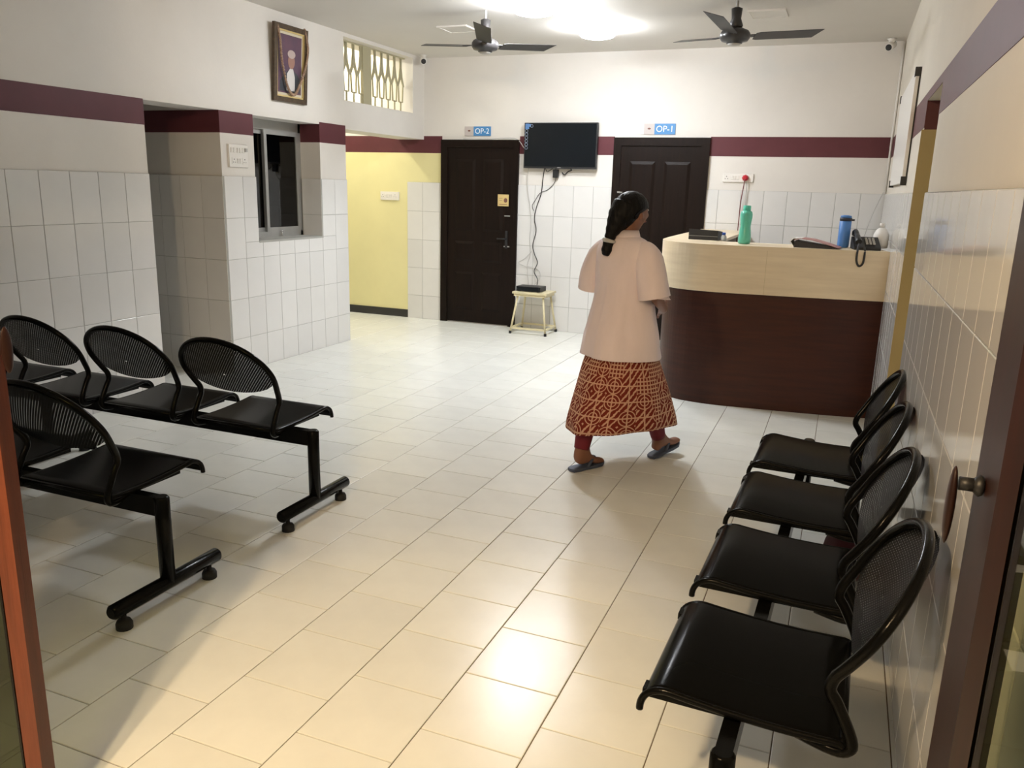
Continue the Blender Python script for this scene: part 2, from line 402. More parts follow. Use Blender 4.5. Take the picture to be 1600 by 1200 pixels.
wall_tiles(wl, 'y', YP0, -1, -5.6, XL+.010, XL+.010)
wall_tiles(wl, 'y', WY1, -1, -4.955, XL+.010, XL+.010, z0=WZ0)
E_ = .002
def band(parent, mb): return part('painted_band', mb, 'band', parent)
band(wl, MB().box(XL, XL+E_, YF, YA, ZBB, ZBT-.008)); band(wl, MB().box(XL, XL+E_, YP0, WY0, ZBB, 2.155)); band(wl, MB().box(XL, XL+E_, WY1, YP1, ZBB, ZBT))
band(wl, MB().box(-5.6, XL+E_, YP0-E_, YP0, ZBB, 2.155)); band(wl, MB().box(-4.955, XL+E_, WY1-E_, WY1, ZBB, WZ1))
band(wl, MB().box(-5.03, XL+E_, YA, YA+E_, ZBB, 2.155))
part('window_ledge', MB().box(-4.955, XL+.014, WY0, WY1, WZ0-.012, WZ0+.006), 'grout', wl, label='grey stone ledge under the window')
part('shade_lining', MB().box(-5.60, -5.585, WY0, WY1, WZ0, WZ1).box(-5.6, -5.02, WY0-.001, WY0+.004, WZ0, WZ1).box(-5.6, -5.02, WY1-.004, WY1+.001, WZ0, WZ1).box(-5.6, -5.02, WY0, WY1, WZ0-.001, WZ0+.004).box(-5.6, -5.02, WY0, WY1, WZ1-.004, WZ1+.001), 'dark', wl)  # sheets coloured near-black to imitate unlit space behind the panes
# passage behind the alcove
tag(part('wall_passage', MB().box(-6.3, -6.2, 3.5, 5.5, 0, 2.7).box(-6.3, -5.03, 3.5, 3.6, 0, 2.7).box(-6.3, -5.6, 5.395, 5.5, 0, 2.7), 'white'), 'plain wall inside the dark alcove', 'wall', kind='structure')
# window in the pier
wn = tag(link(bpy.data.objects.new('window_1', None)), 'grey aluminium sliding window with dark glass', 'window', kind='structure'); wn.location = (-4.97, 0, 0)
fr = MB(); fw = .035
fr.box(-.045, .012, WY0, WY0+fw, WZ0, WZ1).box(-.045, .012, WY1-fw, WY1, WZ0, WZ1).box(-.045, .012, WY0, WY1, WZ0, WZ0+.055).box(-.045, .012, WY0, WY1, WZ1-.085, WZ1)
part('window_frame', fr, 'alu', wn)
def sash(y0, y1, x):
    z0, z1 = WZ0+.055, WZ1-.085; b = MB(); t = .038
    b.box(x-.012, x+.012, y0, y0+t, z0, z1).box(x-.012, x+.012, y1-t, y1, z0, z1).box(x-.012, x+.012, y0+t, y1-t, z0, z0+t).box(x-.012, x+.012, y0+t, y1-t, z1-t, z1)
    s = part('sash', b, 'alu', wn); part('pane', MB().box(x-.003, x+.003, y0+t, y1-t, z0+t, z1-t), 'wglass', s)
sash(WY0+fw, 6.26, -.028); sash(6.215, WY1-fw, .0)
part('latch', MB().tube([(.03, 6.40, WZ0+.008), (.03, 6.40, WZ0+.05)], .009, 10).ball((.03, 6.40, WZ0+.055), .012), 'steel', wn, label='small white metal latch knob')
# high grille window
gw = tag(link(bpy.data.objects.new('window_2', None)), 'high opening with cream metal lattice grille below the ceiling', 'window', kind='structure'); gw.location = (-4.845, 0, 0)
GZ0, GZ1 = 2.41, 3.0
part('mullion', MB().box(-.015, .015, 7.69, 7.85, GZ0, GZ1), 'grille', gw)
def gbar(p): part('grille_bar', MB().tube([(0, y, z) for y, z in p], .0095, 6), 'grille', gw)
for base, cnt, off in ((7.395, 3, 0), (7.945, 5, 0)):
    for k in range(cnt):
        c = base+k*.137; hi = 7.69 if base < 7.5 else 8.57
        if c > hi-.02: continue
        for s in (-1, 1):
            gbar([(c+s*.010, GZ1), (c+s*.012, 2.84), (c+s*.002, 2.79), (c+s*.052, 2.70), (c+s*.038, 2.52), (c, 2.52)])
            if YP1 < c+s*.0685 < hi: gbar([(c+s*.012, 2.88), (c+s*.030, 2.79), (c+s*.0685, 2.69)])
        gbar([(c, 2.52), (c, GZ0)])
part('grille_rail', MB().box(-.01, .01, YP1, 8.58, GZ0, GZ0+.012).box(-.01, .01, YP1, 8.58, GZ1-.014, GZ1), 'grille', gw)

# ================================================================== BACK WALL
D2 = (-4.492, -3.512, 2.135); D1 = (-2.412, -1.392, 2.165)
wb = tag(part('wall_back', MB().box(-8.2, .7, YB, YB+.2, 0, 3.74), 'white'), 'white back wall with doors, maroon band and tiled dado', 'wall', kind='structure')
part('yellow_paint', MB().box(-8.2, -4.956, YB-.002, YB, .095, ZBB), 'yellow', wb, label='yellow painted corridor wall')
part('skirting', MB().box(-8.2, -4.956, YB-.014, YB, 0, .095), 'skirt', wb, label='black skirting')
for a, c in ((-8.2, D2[0]), (D2[1], D1[0]), (D1[1], XR)): band(wb, MB().box(a, c, YB-E_-.0005, YB-.0002, ZBB, ZBT+.006))
part('yellow_paint', MB().box(-4.956, D2[0], YB-.002, YB, ZTL, ZBB), 'yellow', wb)
wall_tiles(wb, 'y', YB, -1, -4.956, D2[0]+.03, -4.747, tw=.2285)
wall_tiles(wb, 'y', YB, -1, D2[1]-.03, D1[0]+.02, -2.85, tw=.2285)
wall_tiles(wb, 'y', YB, -1, D1[1]-.02, XR, -.127, tw=.2285)
def door(n, x0, x1, zt, label, hinge_panels):
    d = tag(link(bpy.data.objects.new('door_%d' % n, None)), label, 'door', kind='structure'); d.location = ((x0+x1)/2, YB, 0)
    hw = (x1-x0)/2; f = .085
    part('door_frame', MB().box(-hw, -hw+f, -.035, -.001, 0, zt).box(hw-f, hw, -.035, -.001, 0, zt).box(-hw+f, hw-f, -.035, -.001, zt-f, zt), 'door', d)
    lf = part('leaf', MB().box(-hw+f, hw-f, -.018, -.002, .012, zt-f), 'door', d)
    w = 2*(hw-f); st = .10; pw = (w-3*st)/2
    for (z0, z1) in ((.16, .62), (.74, .98), (1.10, 1.92)):
        for s in (0, 1):
            a = -hw+f+st+s*(pw+st)
            part('panel', MB().prism([(a, z0), (a+pw, z0), (a+pw, z1), (a, z1)], lambda p: (p[0], -.018, p[1]),
                 lambda p, a=a, z0=z0, z1=z1: (p[0]+(.03 if p[0] < a+pw/2 else -.03), -.029, p[1]+(.03 if p[1] < (z0+z1)/2 else -.03))), 'door', lf)
    return d, lf, hw, f
d2, lf2, hw2, f2 = door(2, *D2, 'dark brown panelled door under the OP-2 sign', 0)
part('handle', MB().box(hw2-f2-.06, hw2-f2-.03, -.030, -.018, .92, 1.12).tube([(hw2-f2-.045, -.03, 1.03), (hw2-f2-.045, -.06, 1.03), (hw2-f2-.15, -.06, 1.03)], .008, 8), 'blackmat', lf2)
part('hasp', MB().box(hw2-f2-.075, hw2-f2+.02, -.028, -.018, 1.285, 1.297).box(hw2-f2-.075, hw2-f2+.02, -.028, -.018, .935, .947), 'alu', lf2)
d1, lf1, hw1, f1 = door(1, *D1, 'dark brown panelled door under the OP-1 sign', 0)
part('handle', MB().box(-hw1+f1+.03, -hw1+f1+.06, -.030, -.018, .92, 1.12).tube([(-hw1+f1+.045, -.03, 1.03), (-hw1+f1+.045, -.06, 1.03), (-hw1+f1+.15, -.06, 1.03)], .008, 8), 'blackmat', lf1)

# corridor
tag(part('wall_corridor', MB().box(-8.2, -8.0, 7.0, YB+.2, 0, 3.74).box(-8.0, -5.6, 7.0, YP1, 0, 3.74), 'white'), 'plain side walls of the bright corridor', 'wall', kind='structure')

# ================================================================== RIGHT WALL
OY0, OY1, OZ = 4.22, 5.0, 2.12
wr = tag(part('wall_right', MB().box(XR, .578, YF, OY0, 0, ZC).box(XR, .578, OY1, YB, 0, ZC).box(XR, .578, OY0, OY1, OZ, ZC), 'cream'), 'cream right wall with glossy tiled dado and maroon band', 'wall', kind='structure')
wall_tiles(wr, 'x', XR, -1, YF, OY0, OY0); wall_tiles(wr, 'x', XR, -1, OY1, YB-.012, OY1)
band(wr, MB().box(XR-E_, XR, YF, OY0, ZBB, ZBT)); band(wr, MB().box(XR-E_, XR, OY0, OY1, OZ, ZBT)); band(wr, MB().box(XR-E_, XR, OY1, YB, ZBB, ZBT))
band(wr, MB().box(XR, .578, OY1-E_, OY1, ZBB-.01, OZ))
part('ochre_jamb', MB().box(XR-.012, .578, OY1-.004, OY1-.0001, 0, ZBB-.01), 'ochre', wr, label='ochre painted side of the doorway')
tag(part('wall_side_passage', MB().box(.578, 1.8, OY1, 5.1, 0, 2.7).box(.578, 1.8, 4.1, OY0, 0, 2.7).box(1.6, 1.8, OY0, OY1, 0, 2.7), 'yellow'), 'yellow walls of the side doorway passage', 'wall', kind='structure')

# ================================================================== ENTRANCE
DX0, DX1, DZ = -1.76, .235, 2.80
tag(part('wall_front', MB().box(-5.03, DX0-.06, YF-.2, YF, 0, ZC).box(DX0-.06, DX1+.06, YF-.2, YF, DZ+.06, ZC).box(DX1+.06, .578, YF-.2, YF, 0, ZC), 'white'), 'front wall around the entrance doors', 'wall', kind='structure')
tag(part('trim_1', MB().box(DX0-.06, DX0-.01, YF-.16, YF, 0, DZ+.06).box(DX1+.01, DX1+.06, YF-.16, YF, 0, DZ+.06).box(DX0-.01, DX1+.01, YF-.16, YF, DZ, DZ+.06), 'leafdark'), 'wooden frame of the entrance', 'door frame', kind='structure')
def leaf(n, label, x, side, ylen, st, wood, gl='glass', bead='leafwood_lit'):
    """open entrance leaf parallel to y; side=+1: room side faces +x"""
    d = tag(link(bpy.data.objects.new('door_%d' % n, None)), label, 'door', kind='structure'); d.location = (x, YF, 0)
    t = .02; h = 2.2; bd = .03; y1 = ylen
    part('stile', MB().box(-t, t, y1-st, y1, .02, h), wood, d); part('stile', MB().box(-t, t, .0, .09, .02, h), wood, d)
    part('rail', MB().box(-t, t, .09, y1-st, .02, .18), wood, d); part('rail', MB().box(-t, t, .09, y1-st, h-.10, h), wood, d)
    for s in (-1, 1):   # sloping glazing beads
        part('glazing_bead', MB().prism([(y1-st, s*t), (y1-st-bd, s*.006), (y1-st, s*.006)], lambda p: (p[1], p[0], .18), lambda p: (p[1], p[0], h-.10)), bead, d)
    part('pane', MB().box(-.004, .004, .09, y1-st, .18, h-.10), gl, d)
    hd = MB(); hz = 1.235; yy = y1-st*.45; sx = side
    hd.lathe([(.005, 0), (.012, .002), (.014, .006), (.010, .011), (.007, .014)], n=14)
    hd.v = [(sx*(t+v[2]), yy+v[0], hz+v[1]+.04) for v in hd.v]
    hd.tube([(sx*(t+.01), yy, hz+.04), (sx*(t+.028), yy, hz+.04)], .009, 8)
    g = part('handle', hd, 'blackmat', d)
    part('grip', MB().ball((sx*(t+.034), yy, hz+.010), .006, .014, .052, 12, 12), 'darkwood', g, label='oval wooden grip')
    return d
leaf(3, 'open wooden glass door leaf at the right edge, dark handle', .215, -1, .81, .14, 'darkwood', bead='darkwood')
leaf(4, 'open wooden glass door leaf at the left edge, reddish stile', -1.72, 1, .86, .034, 'leafdark', 'filmglass')

# ================================================================== BENCHES
def bench(label, loc, rz, vr, zs, second_leg, nseat=4, pitch=.615, sw=.485, first=.0975, lean=.135):
    """local x along the beam, y forward; post at x=0, seats run to sgn*x"""
    sg = -1 if rz == 0 else 1
    t = thing('waiting_bench', label, 'bench', loc, rz, 'black four-seat waiting benches')
    zb = zs-.035; L = first+nseat*pitch
    far = sg*(first+(nseat-1)*pitch+sw)
    part('beam', MB().box(min(0, far), max(0, far), -.02, .02, zb-.075, zb), 'black', t)
    for lx in (0, sg*second_leg):
        lg = part('leg', MB().tube([(lx, 0, .085), (lx, 0, zb-.004), (lx, 0, zb+.004)], [.029, .029, .022], 18), 'black', t)
        part('foot_bar', MB().tube([(lx, -.275, .085), (lx, -.265, .085), (lx, .265, .085), (lx, .275, .085)], [.020, .029, .029, .020], 18), 'black', lg)
        for s in (-1, 1):
            part('foot_pad', MB().lathe([(.010, .062), (.010, .034), (.024, .034), (.030, .022), (.030, 0)], (lx, s*.22, 0), 14), 'rubber', lg)
    for k in range(nseat):
        cx = sg*(first+k*pitch+sw/2); hw = sw/2
        # seat sheet: rear edge, slight dish, front rolled down
        prof = [(vr-.004, zs-.024), (vr, zs-.006), (vr+.012, zs)] + [(vr+.012+.36*q, zs+.012*q*q-.004*sin(pi*q)) for q in (.12, .3, .5, .7, .86, 1)]
        fy, fz = vr+.372, zs+.012
        prof += [(fy+.035, fz+.003), (fy+.062, fz-.004), (fy+.082, fz-.020), (fy+.092, fz-.042), (fy+.094, fz-.062)]
        n = len(prof); V = []; th = .004
        for off in (0, -th):
            for (y, z) in prof:
                for x in (-hw, -hw+.02, 0, hw-.02, hw): V.append((cx+x, y-(.002 if off else 0), z+off-(.003 if abs(x) == hw else 0)))
        F = []
        for o in (0, n*5):
            for i in range(n-1):
                for j in range(4):
                    a = o+i*5+j; q = (a, a+1, a+6, a+5); F.append(q if o == 0 else tuple(reversed(q)))
        for i in range(n-1):
            for j in (0, 4):
                a = i*5+j; F.append((a, a+5, a+5+n*5, a+n*5))
        for j in range(4):
            F.append((j, j+n*5, j+1+n*5, j+1)); a = (n-1)*5+j; F.append((a, a+1, a+1+n*5, a+n*5))
        st = part('seat', MB().add(V, F, True), 'blackseat', t)
        for s in (-1, 1):
            part('seat_edge', MB().tube(smooth_path([(cx+s*(hw-.006), y, z-.010) for y, z in prof[1:]], 3), .0095, 8), 'black', st)
        part('rear_edge', MB().tube([(cx-hw+.006, vr+.002, zs-.012), (cx+hw-.006, vr+.002, zs-.012)], .0095, 8), 'black', st)
        part('bracket', MB().box(cx-.17, cx+.17, -.04, .04, zb-.002, zs-.012).box(cx-hw+.02, cx-hw+.06, vr+.03, .22, zb+.004, zs-.012).box(cx+hw-.06, cx+hw-.02, vr+.03, .22, zb+.004, zs-.012), 'black', st)
        # back: one bent tube and a perforated oval plate
        ky, kz = vr+.045, zs+.135; ty, tz = vr-lean, zs+.43
        dv = Vector((0, ty-ky, tz-kz)); Lb = dv.length; dv.normalize()
        A, T0 = .262, .135      # half width, height of the widest point
        def P(u, t_): 
            q = Vector((cx+u, ky, kz))+dv*t_; return q
        right = [(.205, vr+.10, zs-.030), (.228, vr+.02, zs-.034), (.236, vr-.012, zs-.020), (.238, vr-.014, zs+.010)]
        pth = [Vector((cx+u, y, z)) for u, y, z in right] + [Vector((cx+.236, vr+.022, zs+.085)), Vector((cx+.236, ky-.004, kz-.018)), P(.238, .018)]
        arch = [P(.248, .06)]
        for i in range(0, 13):
            a = -.12+(pi+.24)*i/12; arch.append(P(A*cos(a), T0+(Lb-T0)*max(sin(a), -.3)*(1 if sin(a) > 0 else .6)))
        arch.append(P(-.248, .06))
        left = [Vector((2*cx-p.x, p.y, p.z)) for p in reversed(pth)]
        tb = smooth_path(pth+arch+left, 4)
        # plate
        n2 = 28; cy = T0-.005; ring = []
        up, lo = Lb-T0-.006, T0-.022
        rings = []
        for rr in (1, .75, .5, .25, .02):
            rg = []
            for j in range(n2):
                a = 2*pi*j/n2; u = A*.985*rr*cos(a); t_ = T0+rr*(up*sin(a) if sin(a) > 0 else lo*sin(a))
                p = P(u, t_); bow = -.030*(1-(u/A)**2); p.y += bow*.9; rg.append(p)
            rings.append(rg)
        pb = MB().loft(rings, cap=False)
        bk = part('backrest', pb, 'perf', t)
        part('back_frame', MB().tube(tb, .0138, 10), 'black', bk)
    return t
bench('black metal four-seat bench at left farther from camera', (-2.30, 3.155, 0), 0, -.155, .472, 1.83)
bench('black metal four-seat bench at left nearest the camera', (-2.30, 2.19, 0), 0, -.135, .472, 1.83)
bench('black metal four-seat bench backed against the right tiled wall', (-.122, 1.645, 0), pi/2-R(1.6), -.245, .432, 2.62, pitch=.634, first=.105, lean=.125)

# ================================================================== COUNTER
front = [(XR-.013, 6.435), (.05, 6.385), (-.25, 6.345), (-.55, 6.315), (-.80, 6.295), (-.97, 6.305), (-1.10, 6.340), (-1.21, 6.410), (-1.285, 6.51), (-1.33, 6.65), (-1.345, 6.85), (-1.355, 7.2), (-1.372, 8.83)]
def inset(pl, d):
    out = []
    for i, p in enumerate(pl):
        a = Vector(pl[max(0, i-1)]); c = Vector(pl[min(len(pl)-1, i+1)]); t = (c-a).normalized(); nrm = Vector((-t.y, t.x))  # towards outside is -nrm
        out.append((p[0]-nrm.x*d, p[1]-nrm.y*d))
    return out
def wall_strip(outer, d, z0, z1, mb=None):
    inn = inset(outer, d); mb = mb or MB(); n = len(outer)
    for i in range(n-1):
        a, b_, c, e = outer[i], outer[i+1], inn[i+1], inn[i]
        mb.add([(a[0], a[1], z0), (b_[0], b_[1], z0), (c[0], c[1], z0), (e[0], e[1], z0), (a[0], a[1], z1), (b_[0], b_[1], z1), (c[0], c[1], z1), (e[0], e[1], z1)],
               [(0, 1, 2, 3), (7, 6, 5, 4), (0, 4, 5, 1), (2, 6, 7, 3)] + ([(0, 3, 7, 4)] if i == 0 else []) + ([(1, 5, 6, 2)] if i == n-2 else []), False)
    return mb
front_s = [(p.x, p.y) for p in smooth_path([(x, y, 0) for x, y in front], 4)]
ct = thing('reception_counter', 'curved reception counter with pale maple top and dark brown base', 'counter', (0, 0, 0))
fo = inset(front_s, -.03)
sgn = 1
def off(pl, d): return inset(pl, d)
# make sure positive d goes inwards (towards larger y)
if inset(front_s, .1)[5][1] < front_s[5][1]: sgn = -1
part('base_panel', wall_strip(front_s, sgn*.03, 0, .885), 'laminate', ct, label='dark brown laminate base')
fo = inset(front_s, -sgn*.035); fo = [(min(x, XR-.013), y) for x, y in fo]
part('fascia', wall_strip(fo, sgn*.03, .885, 1.215), 'maple', ct, label='pale maple fascia')
part('counter_top', wall_strip(fo, sgn*.46, 1.215, 1.24), 'maple', ct)
part('fascia_seam', MB().box(-.514, -.5125, 6.281, 6.284, .89, 1.21), 'ochre', ct)
part('inner_shelf', wall_strip(inset(front_s, sgn*.03), sgn*.6, .74, .77), 'maple', ct)

# ================================================================== FANS
def fan(label, x, y, z, ang, r=.61):
    t = thing('ceiling_fan', label, 'fan', (x, y, z), 0, 'dark three-blade ceiling fans')
    part('downrod', MB().tube([(0, 0, .06), (0, 0, ZC-z-.004)], .011, 10), 'plasticgrey', t)
    part('canopy', MB().lathe([(.02, .20), (.042, .19), (.036, .12), (.055, .07), (.045, .05)], n=18), 'fan', t, label='bell shaped canopy')
    mt = part('motor', MB().lathe([(.03, -.062), (.058, -.058), (.062, -.046), (.098, -.040), (.113, -.018), (.113, .012), (.100, .032), (.06, .05), (.03, .055)], n=28), 'fan', t)
    part('cap', MB().lathe([(.005, -.075), (.042, -.070), (.052, -.060)], n=20), 'plasticgrey', mt)
    for k in range(3):
        a = R(ang+120*k); d = Vector((cos(a), sin(a), 0)); n = Vector((-sin(a), cos(a), 0)); tw = R(-14)
        wv = n*cos(tw)+Vector((0, 0, 1))*sin(tw); up = d.cross(wv)
        out = [(.150, -.055), (.18, -.068), (r, -.072), (r-.045, .066), (.18, .062), (.150, .050)]
        f = lambda e: (lambda p: d*p[0]+wv*p[1]+up*e+Vector((0, 0, -.004+.075*max(0, p[0]-.1))))
        bl = part('blade', MB().prism(out, f(-.0018), f(.0018)), 'fan2', t)
        part('blade_arm', MB().prism([(.09, -.02), (.21, -.028), (.21, .028), (.09, .02)], f(.002), f(.007)), 'fan', bl)
fan('dark ceiling fan on the left, above the OP-2 door', -2.956, 6.6, 2.765, 52, .66)
fan('dark ceiling fan on the right, above the reception counter', -.948, 6.77, 2.785, 24, .66)

# ================================================================== CEILING LAMPS
for lab, x, y in (('glowing white ceiling lamp farther back, right of the pair', -2.26, 7.50), ('glowing white ceiling lamp at top edge, left of the pair', -2.46, 6.42)):
    t = thing('ceiling_lamp', lab, 'lamp', (x, y, ZC), 0, 'lit ceiling lamps')
    part('lamp_base', MB().lathe([(.08, -.03), (.085, -.004)], n=20), 'plastic', t)
    part('lamp_shade', MB().lathe([(.02, -.102), (.10, -.099), (.145, -.088), (.165, -.068), (.165, -.055), (.14, -.038), (.078, -.031)], n=24), 'lampglow' if y > 7 else 'lampglow2', t, label='glowing opal shade')
for lab, x, y in (('unlit square ceiling panel left of the lit lamps', -3.54, 7.28), ('unlit square ceiling panel above the counter', -.775, 7.29)):
    t = thing('ceiling_panel', lab, 'ceiling light', (x, y, ZC), 0, 'unlit ceiling panels')
    part('panel_frame', MB().box(-.15, .15, -.15, -.13, -.014, -.0005).box(-.15, .15, .13, .15, -.014, -.0005).box(-.15, -.13, -.13, .13, -.014, -.0005).box(.13, .15, -.13, .13, -.014, -.0005), 'ceil', t)
    part('diffuser', MB().box(-.13, .13, -.13, .13, -.010, -.0005), 'ceil', t)
# corridor lamp body
t = thing('corridor_lamp', 'bare bulb lamp fixed to the corridor ceiling', 'lamp', (-6.05, 7.97, 3.62))
part('holder', MB().lathe([(.03, -.2), (.03, -.05), (.06, -.002)], n=14), 'plastic', t)

# ================================================================== TELEVISION
tv = thing('television', 'black flat television hanging between the two doors', 'television', (-3.008, YB-.07, 2.072))
part('housing', MB().box(-.422, .422, -.012, .03, -.243, .243).box(-.2, .2, .03, .069, -.15, .12), 'blackmat', tv)
part('screen', MB().box(-.410, .410, -.015, -.012, -.222, .231), 'screen', tv)
sk = part('sticker', MB().box(-.412, -.365, -.0165, -.015, .175, .232).box(-.365, -.345, -.0165, -.015, .20, .228), 'tvsticker', tv, label='blue corner sticker')
for k, (cx, cz) in enumerate([(-.335, .208)]+[(-.395, .155-.036*q) for q in range(6)]):
    part('sticker_ring', MB().tube([(cx+.016*cos(2*pi*j/14), -.0165, cz+.016*sin(2*pi*j/14)) for j in range(14)], .0028, 5, closed=True), 'tvring', tv)
part('badge', MB().box(-.02, .02, -.0165, -.012, -.236, -.230), 'plasticgrey', tv)
# cables
def wire(name, pts, r, m, label, n=6):
    return solo(name, MB().tube(smooth_path(pts, n), r, 6), m, label, 'cable', group='loose wires')
wy = YB-.024
ad = thing('power_adapter', 'small black adapter hanging below the television', 'adapter', (-3.06, wy-.01, 1.775))
part('body', MB().box(-.03, .03, -.018, .018, -.045, .045), 'blackmat', ad); part('lead', MB().tube(smooth_path([(0, 0, .045), (-.02, 0, .065), (-.10, 0, .02), (-.125, 0, .06), (-.13, 0, .075)], 6), .004, 6), 'blackmat', ad)
wire('video_cable', [(-3.20, wy, 1.83), (-3.215, wy, 1.70), (-3.23, wy, 1.55), (-3.28, wy, 1.40), (-3.30, wy, 1.27), (-3.275, wy, 1.14), (-3.31, wy, .98), (-3.28, wy-.02, .88), (-3.235, wy-.03, .78), (-3.265, wy-.05, .68), (-3.21, wy-.08, .60), (-3.205, wy-.10, .535)], .0055, 'blackmat', 'thick black cable running from television down to the box')
wire('power_cable', [(-3.06, wy, 1.73), (-3.08, wy, 1.67), (-3.15, wy, 1.60), (-3.24, wy, 1.56), (-3.29, wy, 1.49), (-3.33, wy, 1.42), (-3.31, wy, 1.36)], .0035, 'blackmat', 'thin dark cable looping left from the adapter')
wire('antenna_cable', [(-3.39, wy, 1.83), (-3.40, wy, 1.65), (-3.37, wy, 1.45), (-3.34, wy, 1.25), (-3.35, wy, 1.05), (-3.34, wy, .86), (-3.37, wy, .74), (-3.33, wy-.05, .52)], .0035, 'greywire', 'thin pale cable hanging left of the black cable')
wire('loose_wire', [(-3.30, wy, .93), (-3.40, wy, .82), (-3.48, wy, .765), (-3.40, wy, .73), (-3.30, wy, .72), (-3.22, wy, .68), (-3.19, wy-.06, .60), (-3.24, wy-.1, .535)], .0025, 'greywire', 'curly thin grey wire low above the box')
wire('plug_lead', [(-2.99, wy, 1.79), (-2.96, wy, 1.765), (-2.92, wy, 1.80), (-2.88, wy, 1.815), (-2.90, wy, 1.835)], .006, 'blackmat', 'short black plug lead under the television, right side')
wire('aerial_wire', [(-4.2, YB-.04, 2.145), (-3.9, YB-.04, 2.142), (-3.62, YB-.04, 2.155), (-3.52, YB-.03, 2.13), (-3.46, YB-.03, 2.06), (-3.43, YB-.03, 2.03)], .004, 'greywire', 'white wire along the OP-2 door top to the television')
# ================================================================== SIGNS
def sign(body, x0, x1, z0, z1, label, bits):
    t = thing('room_sign', label, 'sign', ((x0+x1)/2, YB-.004, (z0+z1)/2), 0, 'room number signs'); hw, hh = (x1-x0)/2, (z1-z0)/2; sp = -hw+(x1-x0)*.34
    part('grey_plate', MB().box(-hw, sp, -.006, .003, -hh, hh), 'signgrey', t); part('blue_plate', MB().box(sp, hw, -.006, .003, -hh, hh), 'signblue', t)
    o = link(bpy.data.objects.new('lettering', text_mesh(body, hh*1.62, .0006, 'ink'))); o.parent = t; o.location = ((sp+hw)/2, -.0068, -.002); o.rotation_euler = (pi/2, 0, 0)
    lg = MB().prism([(.018*cos(2*pi*j/12), .010*sin(2*pi*j/12)) for j in range(12)], lambda p: (p[0]-hw*.66, -.006, p[1]+.004), lambda p: (p[0]-hw*.66, -.0068, p[1]+.004))
    part('emblem', lg, 'brownink', t); part('emblem_line', MB().box(-hw*.66-.035, -hw*.66+.035, -.0066, -.006, -.022, -.017), 'plasticgrey', t)
    for (bx, bz, bw, bh) in bits: part('tape_scrap', MB().box(bx-bw, bx+bw, -.002, .003, bz-bh, bz+bh), 'paper', t)
sign('OP-2', -4.197, -3.872, 2.178, 2.282, 'blue and grey wall sign reading OP-2', ())
sign('OP-1', -2.10, -1.765, 2.197, 2.306, 'blue and grey wall sign reading OP-1', ((-.185, .02, .02, .075), (.03, .065, .025, .012)))
st = thing('door_sticker', 'cream square sticker with brown round mark on OP-2 door', 'sticker', (-3.689, YB-.0302, 1.466))
part('paper', MB().box(-.068, .068, -.001, .0008, -.066, .066), 'sticker', st)
part('mark', MB().prism([(.022*cos(2*pi*j/14), .026*sin(2*pi*j/14)) for j in range(14)], lambda p: (p[0]+.03, -.001, p[1]), lambda p: (p[0]+.03, -.0016, p[1])), 'brownink', st)
part('printed_line', MB().box(-.05, -.008, -.0016, -.001, .02, .024).box(-.05, -.015, -.0016, -.001, -.004, 0).box(-.05, .05, -.0016, -.001, -.05, -.044), 'brownink', st)

# ================================================================== SWITCHBOARDS
def switchboard(label, loc, rz, w, h, items):
    """front faces local -y"""
    t = thing('switchboard', label, 'switchboard', loc, rz, 'white switch plates')
    part('plate', MB().prism([(-w/2, -h/2), (w/2, -h/2), (w/2, h/2), (-w/2, h/2)], lambda p: (p[0], 0, p[1]), lambda p: (p[0]*.96, -.018, p[1]*.96)), 'plastic', t)
    for kind, x, z in items:
        if kind == 's': part('switch', MB().prism([(-.011, -.02), (.011, -.02), (.011, .02), (-.011, .02)], lambda p: (p[0]+x, -.018, p[1]+z), lambda p: (p[0]*.9+x, -.018-.006-.1*p[1], p[1]*.9+z)), 'plastic', t)
        elif kind == 'k': part('knob', MB().box(x-.012, x+.012, -.030, -.018, z-.014, z+.014), 'plasticgrey', t)
        else:
            so = part('socket', MB().box(x-.026, x+.026, -.021, -.018, z-.026, z+.026), 'plastic', t)
            hb = MB()
            for (dx, dz, r) in ((0, .013, .005), (-.012, -.010, .004), (.012, -.010, .004)): hb.prism([(r*cos(2*pi*j/8), r*sin(2*pi*j/8)) for j in range(8)], lambda p: (x+dx+p[0], -.0212, z+dz+p[1]), lambda p: (x+dx+p[0], -.0216, z+dz+p[1]))
            part('pin_holes', hb, 'blackmat', so)
switchboard('white square switchboard on the pier left of the window', (XL+.0005, 5.585, 1.808), pi/2, .235, .185,
            [('s', x, .045) for x in (-.085, -.055, -.01, .02, .05)]+[('k', .085, .05), ('p', -.06, -.04), ('s', -.01, -.04), ('s', .018, -.04), ('p', .068, -.04)])
switchboard('white switchboard with red plug on the wall above the counter', (-1.084, YB-.0005, 1.77), 0, .31, .084,
            [('p', -.115, 0), ('s', -.06, 0), ('s', -.03, 0), ('s', 0, 0), ('p', .075, 0)])
switchboard('white switchboard on the yellow corridor wall', (-5.20, YB-.0025, 1.474), 0, .26, .10,
            [('p', -.09, 0), ('s', -.04, 0), ('s', -.01, 0), ('s', .02, 0), ('p', .08, 0)])
pg = thing('red_plug', 'red plug in the socket above the green bottle, wire hanging', 'plug', (-1.009, YB-.022, 1.77))
part('plug_body', MB().lathe([(.03, .0), (.034, .012), (.026, .035), (.014, .045)], n=8), 'red', pg).rotation_euler = (pi/2, 0, 0)
part('plug_wire', MB().tube(smooth_path([(0, -.045, -.01), (-.005, -.045, -.08), (-.02, -.03, -.22), (-.025, -.02, -.36), (-.03, -.02, -.8)], 6), .005, 6), 'redwire', pg)
wire('white_wire', [(-.995, YB-.03, 1.735), (-.985, YB-.03, 1.60), (-.985, YB-.03, 1.30), (-.98, YB-.03, 1.0)], .0035, 'greywire', 'thin pale wire beside the red plug wire')

